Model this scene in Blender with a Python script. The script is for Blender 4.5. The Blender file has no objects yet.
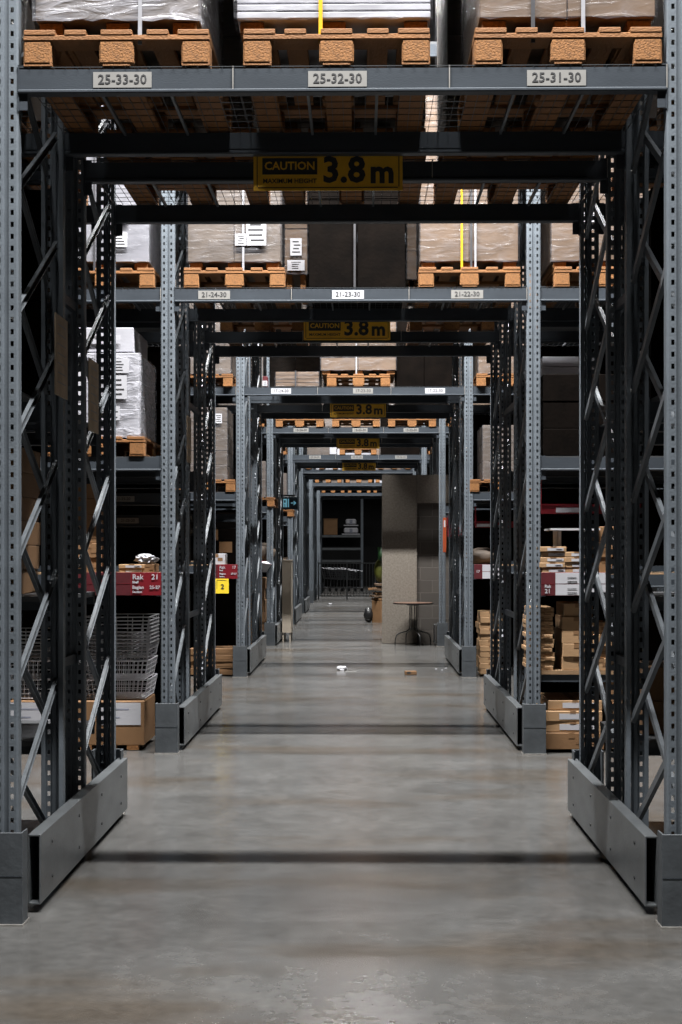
import bpy, bmesh, math, random
from mathutils import Vector, Matrix
random.seed(7)
C = bpy.context.scene.collection
PI = math.pi
F = 1422.0; HZ = 551.0; VPX = 361.0; CH = 1.711      # focal length and horizon in pixels, camera height

def wx(px, D): return (px - VPX) / F * D
def wz(py, D): return CH + (HZ - py) / F * D

# ------------------------------------------------------------------ materials
def nmat(name):
    m = bpy.data.materials.new(name); m.use_nodes = True
    nt = m.node_tree; b = nt.nodes['Principled BSDF']
    return m, nt, b

def mat(name, col, rough=0.6, metal=0.0, var=0.15, scale=8.0, bump=0.0, bscale=60.0, stretch=None, coat=0.0, dirt=None, spec=0.5):
    """noise-varied colour with optional bump, in object space"""
    m, nt, b = nmat(name); N = nt.nodes; L = nt.links
    tc = N.new('ShaderNodeTexCoord'); mp = N.new('ShaderNodeMapping'); L.new(tc.outputs['Object'], mp.inputs[0])
    if stretch: mp.inputs['Scale'].default_value = stretch
    no = N.new('ShaderNodeTexNoise'); no.inputs['Scale'].default_value = scale; no.inputs['Detail'].default_value = 6
    L.new(mp.outputs[0], no.inputs['Vector'])
    cr = N.new('ShaderNodeValToRGB'); L.new(no.outputs['Fac'], cr.inputs[0])
    e = cr.color_ramp.elements
    e[0].position = .3; e[1].position = .7
    e[0].color = [c * (1 - var) for c in col] + [1]; e[1].color = [min(1, c * (1 + var)) for c in col] + [1]
    if dirt: e[0].color = list(dirt) + [1]
    L.new(cr.outputs[0], b.inputs['Base Color'])
    b.inputs['Roughness'].default_value = rough; b.inputs['Metallic'].default_value = metal
    b.inputs['Specular IOR Level'].default_value = spec
    b.inputs['Coat Weight'].default_value = coat
    if bump:
        n2 = N.new('ShaderNodeTexNoise'); n2.inputs['Scale'].default_value = bscale; n2.inputs['Detail'].default_value = 4
        L.new(mp.outputs[0], n2.inputs['Vector'])
        bp = N.new('ShaderNodeBump'); bp.inputs['Strength'].default_value = bump; bp.inputs['Distance'].default_value = .01
        L.new(n2.outputs['Fac'], bp.inputs['Height']); L.new(bp.outputs[0], b.inputs['Normal'])
        if coat: L.new(bp.outputs[0], b.inputs['Coat Normal'])
    return m

M = {}
M['steel'] = mat('rack_steel', (0.1210, 0.1390, 0.1580), .5, 0, .14, 5, .15, 90, spec=.18)
M['beam'] = mat('beam_steel', (0.0380, 0.0450, 0.0540), .45, 0, .12, 3, .08, 60, (1, 4, 4), spec=.2)
M['brace'] = mat('brace_steel', (0.105, 0.116, 0.128), .42, .2, .15, 12, .1, 50, spec=.4)
M['guard'] = mat('guard_steel', (0.069, 0.077, 0.085), .5, 0, .18, 9, .12, 40, spec=.3)
M['rail'] = mat('rail_steel', (0.1326, 0.1428, 0.1505), .36, .4, .2, 3.5, .1, 25, (1, 1, 3))
M['bolt'] = mat('zinc', (.5, .48, .45), .35, .7, .2, 20)
M['wire'] = mat('deck_wire', (0.060, 0.065, 0.070), .45, .5, .1, 10)
M['wood'] = mat('pallet_wood', (0.2000, 0.0820, 0.0210), .75, 0, .28, 5, .4, 90, (1, .35, 2.2))
M['woodend'] = mat('pressed_wood_block', (0.2000, 0.0850, 0.0230), .85, 0, .35, 70, .5, 120)
M['card'] = mat('cardboard', (0.1900, 0.1000, 0.0420), .75, 0, .12, 4, .1, 60)
M['cardthin'] = mat('thin_cardboard', (.33, .2, .1), .75, 0, .12, 5, .1, 60)
M['card2'] = mat('pale_cardboard', (0.1120, 0.0680, 0.0380), .75, 0, .12, 5, .1, 60)
M['whitedim'] = mat('dimmed_white_carton', (.2, .2, .225), .5, 0, .08, 5, .1, 30)  # darker copy of the white carton, offsets strong lamp light on one load
M['cardgrey'] = mat('greyish_cardboard', (0.0880, 0.0660, 0.0500), .7, 0, .15, 6, .15, 60)
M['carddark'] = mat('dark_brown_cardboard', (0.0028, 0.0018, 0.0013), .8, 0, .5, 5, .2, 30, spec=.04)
M['white'] = mat('white_paper', (0.4200, 0.4200, 0.4500), .6, 0, .05, 6)
M['whitebox'] = mat('white_carton', (0.3570, 0.3570, 0.3910), .5, 0, .08, 5, .1, 30)
M['ink'] = mat('black_ink', (.02, .02, .022), .6, 0, .05)
M['greyink'] = mat('grey_print', (.2, .21, .26), .6, 0, .3, 9)
M['labelgrey'] = mat('label_paper', (0.2000, 0.1950, 0.1850), .6, 0, .06, 20)
M['red'] = mat('red_sign', (0.150, 0.004, 0.010), .45, 0, .08, 6)
M['darkred'] = mat('dark_red_panel', (0.075, 0.008, 0.012), .5, 0, .15, 12)
M['yellow'] = mat('caution_yellow', (0.7500, 0.4200, 0.0300), .5, 0, .1, 9)
M['brightyellow'] = mat('bright_yellow', (.85, .62, .03), .5, 0, .08, 9)
M['strap_y'] = mat('yellow_strap', (0.600, 0.340, 0.010), .4, 0, .05)
M['strap_w'] = mat('white_strap', (0.280, 0.280, 0.300), .35, 0, .1, 30)
M['strap_g'] = mat('grey_strap', (0.050, 0.050, 0.055), .4, 0, .1, 30)
M['orange'] = mat('orange_sticker', (0.3000, 0.0500, 0.0120), .5, 0, .1, 9)
M['black'] = mat('black_paint', (.012, .012, .013), .35, 0, .1, 9)
M['tabletop'] = mat('brown_table_top', (.12, .07, .05), .35, 0, .25, 6)
M['beige'] = mat('beige_board', (.36, .31, .25), .6, 0, .07, 6, .1, 40)
M['chrome'] = mat('trolley_chrome', (0.20, 0.205, 0.22), .5, .3, .05, 5)
M['whitewire'] = mat('white_wire', (0.750, 0.750, 0.800), .35, .2, .05, 5)
M['darkwire'] = mat('grey_wire', (0.400, 0.400, 0.420), .35, .5, .1, 5)
M['gate'] = mat('grey_gate_paint', (.1, .105, .11), .45, .2, .1, 9)
M['signblue'] = mat('dark_blue_sign', (.01, .025, .04), .4, 0, .1, 4)
M['cyan'] = mat('glowing_cyan_print', (.2, .55, .7), .5, 0, .05, 4)
_b = M['cyan'].node_tree.nodes['Principled BSDF']; _b.inputs['Emission Color'].default_value = (.25, .6, .75, 1); _b.inputs['Emission Strength'].default_value = .35   # glow added to lift symbols that sit in shade
M['lime'] = mat('yellow_green_plastic', (0.0600, 0.0650, 0.0060), .5, 0, .2, 5, .2, 10)
M['green'] = mat('dark_green_plastic', (0.012, 0.050, 0.012), .5, 0, .2, 5)
M['plywood'] = mat('plywood_shelf', (0.240, 0.150, 0.080), .7, 0, .15, 4, .1, 40, (.4, 3, 1))
M['sheet'] = mat('dark_sheet_metal', (.05, .052, .056), .5, .2, .2, 4)
M['notice'] = mat('brown_notice_card', (0.330, 0.250, 0.170), .7, 0, .2, 9)

def film_mat(name='stretch_film', amount=.5, tint=(.22, .22, .24)):
    m, nt, b = nmat(name); N = nt.nodes; L = nt.links
    tc = N.new('ShaderNodeTexCoord'); mp = N.new('ShaderNodeMapping'); L.new(tc.outputs['Object'], mp.inputs[0])
    mp.inputs['Scale'].default_value = (1.2, 1.2, 4.5); mp.inputs['Rotation'].default_value = (0, .25, 0)
    no = N.new('ShaderNodeTexNoise'); no.inputs['Scale'].default_value = 4; no.inputs['Detail'].default_value = 8; no.inputs['Distortion'].default_value = 1.2
    L.new(mp.outputs[0], no.inputs['Vector'])
    cr = N.new('ShaderNodeValToRGB'); L.new(no.outputs['Fac'], cr.inputs[0])
    cr.color_ramp.elements[0].position = .42; cr.color_ramp.elements[0].color = (amount * .35,) * 3 + (1,)
    cr.color_ramp.elements[1].position = .72; cr.color_ramp.elements[1].color = (min(1, amount * 1.3),) * 3 + (1,)
    b.inputs['Base Color'].default_value = (*tint, 1); b.inputs['Roughness'].default_value = .22
    bp = N.new('ShaderNodeBump'); bp.inputs['Strength'].default_value = .9; bp.inputs['Distance'].default_value = .02
    L.new(no.outputs['Fac'], bp.inputs['Height']); L.new(bp.outputs[0], b.inputs['Normal'])
    tr = N.new('ShaderNodeBsdfTransparent'); mx = N.new('ShaderNodeMixShader')
    L.new(cr.outputs[0], mx.inputs[0]); L.new(tr.outputs[0], mx.inputs[1]); L.new(b.outputs[0], mx.inputs[2])
    L.new(mx.outputs[0], N['Material Output'].inputs['Surface'])
    return m
M['film'] = film_mat(amount=.24)
M['filmheavy'] = film_mat('heavy_stretch_film', .65, (.42, .42, .46))
M['filmdark'] = film_mat('thin_stretch_film', .05)

def floor_mat():
    m, nt, b = nmat('polished_concrete'); N = nt.nodes; L = nt.links
    tc = N.new('ShaderNodeTexCoord')
    def noise(s, d, dist=0, sc=None):
        n = N.new('ShaderNodeTexNoise'); n.inputs['Scale'].default_value = s; n.inputs['Detail'].default_value = d; n.inputs['Distortion'].default_value = dist
        v = tc.outputs['Object']
        if sc:
            mp = N.new('ShaderNodeMapping'); mp.inputs['Scale'].default_value = sc; L.new(v, mp.inputs[0]); v = mp.outputs[0]
        L.new(v, n.inputs['Vector']); return n
    def ramp(src, p0, c0, p1, c1):
        r = N.new('ShaderNodeValToRGB'); L.new(src, r.inputs[0])
        r.color_ramp.elements[0].position = p0; r.color_ramp.elements[0].color = (*c0, 1)
        r.color_ramp.elements[1].position = p1; r.color_ramp.elements[1].color = (*c1, 1); return r
    def mix(f, a, c, mode='MIX'):
        x = N.new('ShaderNodeMixRGB'); x.blend_type = mode
        if isinstance(f, float): x.inputs[0].default_value = f
        else: L.new(f, x.inputs[0])
        L.new(a, x.inputs[1]); L.new(c, x.inputs[2]); return x
    base = ramp(noise(1.1, 6, 0, (.8, 1.1, 1)).outputs['Fac'], .3, (.072, .071, .069), .7, (.096, .095, .0925))
    fine = ramp(noise(16, 4).outputs['Fac'], .3, (.84, .84, .84), .7, (1.12, 1.12, 1.12))
    a = mix(1.0, base.outputs[0], fine.outputs[0], 'MULTIPLY')
    warm = ramp(noise(.8, 5, 0, (.6, 1.6, 1)).outputs['Fac'], .52, (1, 1, 1), .68, (.80, .66, .52))
    mot = ramp(noise(4.0, 10, 0, (1.2, .8, 1)).outputs['Fac'], .34, (.85, .845, .835), .66, (1.1, 1.1, 1.1))
    a = mix(1.0, a.outputs[0], mot.outputs[0], 'MULTIPLY')
    a2 = mix(.8, a.outputs[0], warm.outputs[0], 'MULTIPLY')
    spot = ramp(noise(3.2, 5).outputs['Fac'], .64, (1, 1, 1), .74, (.72, .7, .68))
    a3 = mix(.55, a2.outputs[0], spot.outputs[0], 'MULTIPLY')
    scr = ramp(noise(2.2, 4, 0, (.5, 2.0, 1)).outputs['Fac'], .52, (1, 1, 1), .75, (.75, .74, .73))
    a4 = mix(.22, a3.outputs[0], scr.outputs[0], 'MULTIPLY')
    L.new(a4.outputs[0], b.inputs['Base Color'])
    rr = ramp(noise(1.7, 3, 0).outputs['Fac'], .3, (.17,) * 3, .7, (.25,) * 3)
    L.new(rr.outputs[0], b.inputs['Roughness']); b.inputs['Specular IOR Level'].default_value = .45
    bp = N.new('ShaderNodeBump'); bp.inputs['Strength'].default_value = .0; bp.inputs['Distance'].default_value = .002
    L.new(noise(22, 4).outputs['Fac'], bp.inputs['Height']); L.new(bp.outputs[0], b.inputs['Normal'])
    return m
M['floor'] = floor_mat()
M['concrete'] = mat('cast_concrete', (0.1728, 0.1504, 0.1248), .85, 0, .22, 30, .35, 60)
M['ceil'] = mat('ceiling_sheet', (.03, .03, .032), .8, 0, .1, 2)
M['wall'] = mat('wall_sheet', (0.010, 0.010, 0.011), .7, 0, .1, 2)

def block_mat():
    m, nt, b = nmat('concrete_blocks'); N = nt.nodes; L = nt.links
    tc = N.new('ShaderNodeTexCoord'); mp = N.new('ShaderNodeMapping'); mp.inputs['Rotation'].default_value = (PI / 2, 0, 0)
    L.new(tc.outputs['Object'], mp.inputs[0])
    br = N.new('ShaderNodeTexBrick'); L.new(mp.outputs[0], br.inputs['Vector'])
    br.inputs['Scale'].default_value = 1; br.inputs['Brick Width'].default_value = .44; br.inputs['Row Height'].default_value = .235; br.inputs['Mortar Size'].default_value = .008
    br.inputs['Color1'].default_value = (.05, .043, .037, 1); br.inputs['Color2'].default_value = (.065, .056, .048, 1); br.inputs['Mortar'].default_value = (.085, .075, .065, 1)
    L.new(br.outputs['Color'], b.inputs['Base Color']); b.inputs['Roughness'].default_value = .85
    bp = N.new('ShaderNodeBump'); bp.inputs['Strength'].default_value = .5; bp.inputs['Distance'].default_value = .01; bp.invert = True
    L.new(br.outputs['Fac'], bp.inputs['Height']); L.new(bp.outputs[0], b.inputs['Normal'])
    return m
M['blocks'] = block_mat()

# ------------------------------------------------------------------ mesh builder
FONT = {}
def text_data(s, size, bold=0.0, align='CENTER'):
    k = (s, size, bold, align)
    if k not in FONT:
        cu = bpy.data.curves.new('t', 'FONT'); cu.body = s; cu.size = size; cu.align_x = align; cu.align_y = 'CENTER'
        cu.offset = bold; cu.extrude = .0006; cu.resolution_u = 2
        o = bpy.data.objects.new('t', cu); C.objects.link(o)
        dg = bpy.context.evaluated_depsgraph_get(); dg.update()
        FONT[k] = bpy.data.meshes.new_from_object(o.evaluated_get(dg))
        bpy.data.objects.remove(o)
    return FONT[k]

class MB:
    def __init__(s): s.bm = bmesh.new()
    def box(s, c, d, m=0, rot=None, bev=0.0):
        r = bmesh.ops.create_cube(s.bm, size=1)
        v = r['verts']
        mt = Matrix.Translation(c) @ (rot.to_4x4() if rot else Matrix.Identity(4)) @ Matrix.Diagonal((*d, 1))
        bmesh.ops.transform(s.bm, matrix=mt, verts=v)
        fs = {f for x in v for f in x.link_faces}
        for f in fs: f.material_index = m
        if bev:
            es = list({e for x in v for e in x.link_edges})
            n = bmesh.ops.bevel(s.bm, geom=es, offset=bev, segments=1, affect='EDGES')
            for f in n['faces']: f.material_index = m
        return s
    def bar(s, a, b, w, h, m=0):
        a = Vector(a); b = Vector(b); d = b - a
        q = d.to_track_quat('Y', 'Z').to_matrix()
        return s.box((a + b) / 2, (w, d.length, h), m, q)
    def tube(s, pts, r, n=6, m=0):
        pts = [Vector(p) for p in pts]; rings = []
        for i, p in enumerate(pts):
            d = (pts[min(i + 1, len(pts) - 1)] - pts[max(i - 1, 0)]).normalized()
            u = d.orthogonal().normalized() if i == 0 else (u - d * u.dot(d)).normalized()
            w = d.cross(u)
            rings.append([s.bm.verts.new(p + u * math.cos(2 * PI * k / n) * r + w * math.sin(2 * PI * k / n) * r) for k in range(n)])
        for a, b in zip(rings, rings[1:]):
            for k in range(n):
                f = s.bm.faces.new((a[k], a[(k + 1) % n], b[(k + 1) % n], b[k])); f.material_index = m
        for rg in (rings[0][::-1], rings[-1]):
            f = s.bm.faces.new(rg); f.material_index = m
        return s
    def cyl(s, c, r, h, n=24, m=0, axis='Z', r2=None):
        rt = Matrix.Identity(4) if axis == 'Z' else Matrix.Rotation(PI / 2, 4, 'X' if axis == 'Y' else 'Y')
        x = bmesh.ops.create_cone(s.bm, cap_ends=True, segments=n, radius1=r, radius2=r if r2 is None else r2, depth=h, matrix=Matrix.Translation(c) @ rt)
        for f in {f for v in x['verts'] for f in v.link_faces}: f.material_index = m
        return s
    def text(s, t, size, loc, m=0, bold=0.0, align='CENTER', rot=None):
        """lettering facing -y unless rot is given"""
        me = text_data(t, size, bold, align)
        n0 = len(s.bm.verts); s.bm.faces.ensure_lookup_table(); f0 = len(s.bm.faces)
        s.bm.from_mesh(me); s.bm.verts.ensure_lookup_table(); s.bm.faces.ensure_lookup_table()
        mt = Matrix.Translation(loc) @ (rot or Matrix.Identity(4)) @ Matrix.Rotation(PI / 2, 4, 'X')
        bmesh.ops.transform(s.bm, matrix=mt, verts=s.bm.verts[n0:])
        for f in s.bm.faces[f0:]: f.material_index = m
        return s
    def data(s, name, mats, smooth=False):
        me = bpy.data.meshes.new(name); s.bm.normal_update(); s.bm.to_mesh(me); s.bm.free()
        for x in (mats if isinstance(mats, (list, tuple)) else [mats]): me.materials.append(M[x])
        if smooth:
            for p in me.polygons: p.use_smooth = True
        return me

def put(name, data, parent=None, loc=(0, 0, 0), rz=0, label=None, solid=0):
    o = bpy.data.objects.new(name, data); C.objects.link(o)
    o.location = loc; o.rotation_euler = (0, 0, rz)
    if parent: o.parent = parent
    if label: o['label'] = label
    if solid:
        md = o.modifiers.new('thickness', 'SOLIDIFY'); md.thickness = solid; md.offset = 0
    return o
def thing(name, label, cat, loc=(0, 0, 0), rz=0, group=None, data=None):
    o = bpy.data.objects.new(name, data); C.objects.link(o)
    o.location = loc; o.rotation_euler = (0, 0, rz); o['label'] = label; o['category'] = cat
    if group: o['group'] = group
    return o
def struct(name, data, loc=(0, 0, 0)):
    o = put(name, data, None, loc); o['kind'] = 'structure'; return o
def kids(o): return [x for x in CH_OF.get(o.name, [])]
CH_OF = {}
def reg(parent, child): CH_OF.setdefault(parent.name, []).append(child); return child
def dup(root, loc, rz, label, group=None):
    r = root.copy(); C.objects.link(r); r.location = loc; r.rotation_euler = (0, 0, rz); r['label'] = label
    if group: r['group'] = group
    for ch in kids(root):
        c = ch.copy(); C.objects.link(c); c.parent = r; reg(r, c)
    return r

# ------------------------------------------------------------------ rack elements
UW, UD, UH = .114, .062, 6.16
def upright_data():
    b = MB(); bm = b.bm
    prof = [(-.036, UD), (-UW / 2, UD), (-UW / 2, .006), (-.050, 0), (-.038, 0), (-.023, 0), (-.015, 0), (-.009, .012), (.009, .012), (.015, 0), (.023, 0), (.038, 0), (.050, 0), (UW / 2, .006), (UW / 2, UD), (.036, UD)]
    holes = {4, 10}; pitch = .055; n = int(UH / pitch); zs = []
    for i in range(n): zs += [i * pitch, i * pitch + .016, i * pitch + .040]
    zs.append(n * pitch)
    g = [[bm.verts.new((x, y, z)) for (x, y) in prof] for z in zs]
    for j in range(len(zs) - 1):
        for i in range(len(prof) - 1):
            if j % 3 == 1 and i in holes: continue
            bm.faces.new((g[j][i], g[j][i + 1], g[j + 1][i + 1], g[j + 1][i]))
    return b.data('upright', 'steel')
UPR = upright_data()
BH, BZ, B2 = .112, 3.82, 2.39          # beam height, underside of the portal beams, underside of the lower side beams
BL = 3.1 - UW
def beam_data(L):
    b = MB()
    b.box((0, .025, BH * .56), (L, .050, BH * .88))
    b.box((0, .020, .009), (L, .064, .018), bev=.005)
    for s in (-1, 1):
        b.box((s * (L / 2 - .003), .03, BH / 2 - .03), (.006, .07, BH + .1))
        b.box((s * (L / 2 - .022), .003, BH / 2 - .03), (.044, .004, BH + .09))
    return b.data('beam', ['beam'])
BEAM = beam_data(BL)
def brace_data(y0, y1, rise, flip):
    b = MB(); h = rise if not flip else -rise
    a = Vector((0, y0, 0 if not flip else rise)); e = Vector((0, y1, rise if not flip else 0))
    d = (e - a).normalized(); n = Vector((0, -d.z, d.y))
    b.bar(a, e, .004, .038)
    for s in (-1, 1): b.bar(a + n * .019 * s + Vector((.009, 0, 0)), e + n * .019 * s + Vector((.009, 0, 0)), .02, .003)
    for p in (a, e): b.cyl(p + Vector((.002, 0, 0)), .009, .016, 8, 1, 'X')
    return b.data('brace_bar', ['brace', 'bolt'])
DF = 1.05
BR = [brace_data(.05, DF - .05, .55, False), brace_data(.05, DF - .05, .55, True)]
def merged_bracing():
    b = MB()
    for k in range(9):
        for f in (0, 1):
            a = (0.012 * (1 if f else -1), .05, .12 + k * .57 + (0 if not f else .57)); e = (0.012 * (1 if f else -1), DF - .05, .12 + k * .57 + (.57 if not f else 0))
            b.bar(a, e, .018, .036)
    return b.data('bracing', 'brace')
MBR = merged_bracing()
def guard_data():
    b = MB()
    b.box((0, -.068, .2125), (.19, .008, .425), 0, bev=.002)
    b.box((-.091, -.02, .2125), (.008, .1, .425)); b.box((.091, -.02, .2125), (.008, .1, .425))
    b.box((0, -.0725, .225), (.186, .0016, .004), 1)
    b.box((0, -.02, .004), (.20, .13, .008), 2)
    return b.data('column_guard', ['guard', 'beam', 'bolt'])
GUARD = guard_data()
def rail_data(L, side):
    """channel lying on edge between the first and last upright; the web faces the opening"""
    b = MB(); s = side
    b.box((0, L / 2, .205), (.008, L, .33), bev=.002)
    b.box((s * .028, L / 2, .366), (.056, L, .006)); b.box((s * .028, L / 2, .044), (.056, L, .006)); b.box((s * .053, L / 2, .205), (.005, L, .33))
    for i in range(4):
        y = .25 + i * (L - .5) / 3
        b.cyl((-s * .005, y, .12), .009, .006, 8, 1, 'X'); b.cyl((-s * .005, y, .29), .009, .006, 8, 1, 'X')
    return b.data('guard_rail', ['rail', 'ink'])
def deck_data(L=1.0, D=DF):
    b = MB()
    n = int(L / .055)
    for i in range(n + 1):
        b.box((-L / 2 + i * L / n, D / 2, .006), (.0025, D + .02, .003))
    m = int(D / .1)
    for j in range(m + 1): b.box((0, j * D / m, .010), (L, .0025, .003))
    for x in (-L / 6, L / 6): b.box((x, D / 2, -.006), (.014, D - .1, .02), 1)
    b.box((L / 2 - .004, -.006, -.045), (.005, .005, .11), 2)
    return b.data('wire_deck', ['wire', 'brace', 'bolt'])
DECK = deck_data()
def plate_data(t, w=.27, h=.072, paper='labelgrey', size=.062):
    b = MB(); b.box((0, 0, 0), (w, .002, h)); b.text(t, size, (0, -.002, 0), 1, .0006)
    return b.data('label_plate', [paper, 'ink'])

CX = -.09
ORD = ['nearest', 'second', 'third', 'fourth', 'fifth', 'sixth', 'seventh', 'eighth']
# front y of every rack portal and its depth
RY = [6.54, 12.04, 19.29, 25.55, 32.9, 38.7, 46.3, 54.4]
RD = [2.62, 3.4, 3.4, 3.4, 3.4, 3.3, 3.3, 3.3]
LABELS = {0: [('25-33-30', 122), ('25-32-30', 337.5), ('25-31-30', 556)],
          1: [('21-24-30', 214), ('21-23-30', 348), ('21-22-30', 467)],
          2: [('17-24-30', 281), ('17-23-30', 363), ('17-22-30', 435)],
          3: [('13-24-30', 301), ('13-23-30', 360), ('13-22-30', 411)],
          4: [('09-24-30', 315), ('09-23-30', 357), ('09-22-30', 401)]}
RACKS = []
BLOCKER_PANELS = []
for D in RD:
    b = MB(); b.box((0, D / 2, .012), (2.97, D - .01, .022)); BLOCKER_PANELS.append(b.data('shelf_or_blocker_panel', 'sheet'))  # solid sheets above the view, added to block lamp light from overhead
for i, (Y, D) in enumerate(zip(RY, RD)):
    r = thing('pallet_rack', f'grey steel pallet rack bridging the walkway, {ORD[i]} portal from the camera' if i else
              'grey steel pallet rack bridging the walkway, nearest to the camera', 'pallet rack', (CX, Y, 0), 0, 'rack portals over the walkway')
    RACKS.append(r)
    f2 = D - DF
    for cx in (-4.65, -1.55, 1.55, 4.65):
        inner = abs(cx) < 2
        for y0 in (0, f2):
            put('upright', UPR, r, (cx, y0, .0), 0, solid=.003)
            u = put('upright', UPR, r, (cx, y0 + DF, 0), PI, solid=.003)
            if inner and i < 5:
                for k in range(9):
                    for f in (0, 1):
                        if i == 3 and cx > 0 and y0 == 0 and k < 6: continue
                        inside = (f == 0) == (cx < 0)
                        put('brace_bar', BR[f], r, (cx + (-1 if cx > 0 else 1) * (.020 if inside else -.030) - .009, y0, (.24 if f else .47) + k * .58))
            elif inner or i in (1, 2):
                put('bracing', MBR, r, (cx, y0, .02))
        if i < 7 or inner:
            if inner: put('column_guard', GUARD, r, (cx, 0, 0)); 
            if inner: put('column_guard', GUARD, r, (cx, D, 0), PI)
    # row spacers joining the two frames
    sp = MB(); sp.box((0, (DF + f2) / 2, 0), (.03, f2 - DF - .005, .05)); SP = sp.data('row_spacer', 'beam')
    for cx in (-1.55, 1.55):
        for z in (1.1, 3.1, 5.0): put('row_spacer', SP, r, (cx, 0, z))
    # rails: inner side of the opening
    for s in (-1, 1):
        L = D - .12
        if i == 3 and s > 0: continue
        if i < 6: put('guard_rail', rail_data(L, s), r, (s * 1.55 - s * .122, .16, 0))
    if i == 3: put('guard_rail', rail_data(.5, 1), r, (1.428, .16, 0))
    # beams, portal level on three bays, lower level on the outer bays
    for bx in (-3.1, 0, 3.1):
        put('shelf_or_blocker_panel', BLOCKER_PANELS[i], r, (bx, 0, 6.0))  # unseen top level, panel and beams added to shade the rack interior
        for (yb, rz) in ((0, 0), (DF, PI), (f2, 0), (D, PI)): put('beam', BEAM, r, (bx, yb, 6.0 - BH), rz)
        for (yb, rz) in ((0, 0), (DF, PI), (f2, 0), (D, PI)):
            bm_ = put('beam', BEAM, r, (bx, yb, BZ), rz)
            if bx == 0 and yb == 0 and rz == 0 and i in LABELS:
                for t, px in LABELS[i]:
                    white = (i == 1 and '23' in t) or (i == 2 and '23' not in t)
                    put('label_plate', plate_data(t, paper='white' if white else 'labelgrey', size=.062 if i == 0 else .058), bm_, (wx(px, Y) - CX, -.003, .062))
            if bx == 0 and rz == 0 and yb == 0:
                pass
            if bx and not (i == 3 and bx > 0 and yb == DF): put('beam', BEAM, r, (bx, yb, B2), rz)
        for y0 in (0, f2):
            if i < 5:
                for k in (-1, 0, 1): put('wire_deck', DECK, r, (bx + k * .995, y0, BZ + BH))
    if i < 6:
        for bx in (-3.1, 3.1):
            for y0 in (0, f2):
                if i == 3 and bx > 0 and y0 == 0: continue
                dk = MB(); dk.box((0, DF / 2, .006), (2.96, DF - .02, .012)); put('shelf_or_blocker_panel', dk.data('shelf_or_blocker_panel', 'sheet'), r, (bx, y0, B2 + BH))
            if i == 3 and bx > 0: continue
            # middle beam pair and board at sign height
            for (yb, rz) in ((0, 0), (DF, PI)): 
                if i > 0: put('beam', BEAM, r, (bx, yb, 1.40), rz)
            if i > 0:
                dk = MB(); dk.box((0, DF / 2, .006), (2.96, DF - .02, .012)); put('shelf_or_blocker_panel', dk.data('shelf_or_blocker_panel', 'plywood'), r, (bx, 0, 1.40 + BH))

for i in (1, 2):
    for z, yy in ((2.12, .75), (1.93, 1.0)):
        bb_ = put('beam', BEAM, RACKS[i], (-3.1, yy, z), 0)
        put('label_plate', plate_data('21-25-20', .2, .05, 'labelgrey', .035), bb_, (1.05, -.012, .06)); put('label_plate', plate_data('21-25-21', .2, .05, 'labelgrey', .035), bb_, (.7, -.012, .06))
# orange sticker on the fourth portal's right upright
st = MB(); st.box((0, 0, 0), (.06, .002, .62)); st.box((0, -.0015, .2), (.03, .001, .12), 1)
put('orange_sticker', st.data('orange_sticker', ['orange', 'white']), RACKS[3], (1.59, -.003, 2.0), label='orange sticker strip')

# dark crates added to keep lamp light out of the side bays
def light_block_goods():
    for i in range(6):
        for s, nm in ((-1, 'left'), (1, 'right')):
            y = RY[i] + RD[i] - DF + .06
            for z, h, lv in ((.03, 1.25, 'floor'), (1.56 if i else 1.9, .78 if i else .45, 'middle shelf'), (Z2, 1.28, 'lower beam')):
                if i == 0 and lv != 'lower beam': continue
                load(f'added light-blocking dark crates on the {lv}, back row, {nm} bay, {ORD[i]} rack', CX + s * 3.1, y, z, 2.7, .9, h, 'carddark', 2, 4, None, None, skid=False, name='light_block_crates', group='added light-blocking crates in the side bays')
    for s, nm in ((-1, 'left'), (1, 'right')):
        load(f'added light-blocking dark crates on the lower beam, front row, {nm} bay, nearest rack', CX + s * 3.1, RY[0] + .05, Z2, 2.7, .9, 1.28, 'carddark', 2, 4, None, None, skid=False, name='light_block_crates', group='added light-blocking crates in the side bays')
# ------------------------------------------------------------------ caution signs
def caution(i, px, Y, z):
    b = MB(); w, h = .80, .205
    b.box((0, 0, 0), (w, .006, h), 0, bev=.002)
    e = .012
    for s in (-1, 1):
        b.box((0, -.004, s * (h / 2 - .016)), (w - .05, .002, .005), 1); b.box((s * (w / 2 - .02), -.004, 0), (.005, .002, h - .04), 1)
    b.box((-.205, -.004, .028), (.295, .002, .088), 1)
    b.text('CAUTION', .060, (-.205, -.006, .028), 0, .0012)
    b.text('MAXIMUM HEIGHT', .034, (-.205, -.0045, -.052), 1, .0008)
    b.text('3.8', .19, (.085, -.0045, 0.002), 1, .006)
    b.text('m', .17, (.29, -.0045, -.008), 1, .006)
    o = thing('caution_sign', f'yellow CAUTION 3.8 m height sign hanging under the {ORD[i]} rack portal', 'sign', (wx(px, Y), Y, z), 0, 'height limit signs', b.data('caution_sign', ['yellow', 'ink']))
    w2 = MB()
    for s in (-1, 1): w2.tube([(s * .25, -.004, h / 2 - .02), (s * .25, -.02, h / 2 + .03), (s * .25, 0, h / 2 + .12)], .0025, 5)
    put('hanging_wire', w2.data('hanging_wire', 'wire'), o)
for i, px in ((0, 328), (1, 347), (2, 358), (3, 358), (4, 359)):
    y = RY[i] + DF + .035
    caution(i, px, y, wz({0: 171.5, 1: 329, 2: 412, 3: 450, 4: 468}[i], y) if i < 2 else 3.73)

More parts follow.
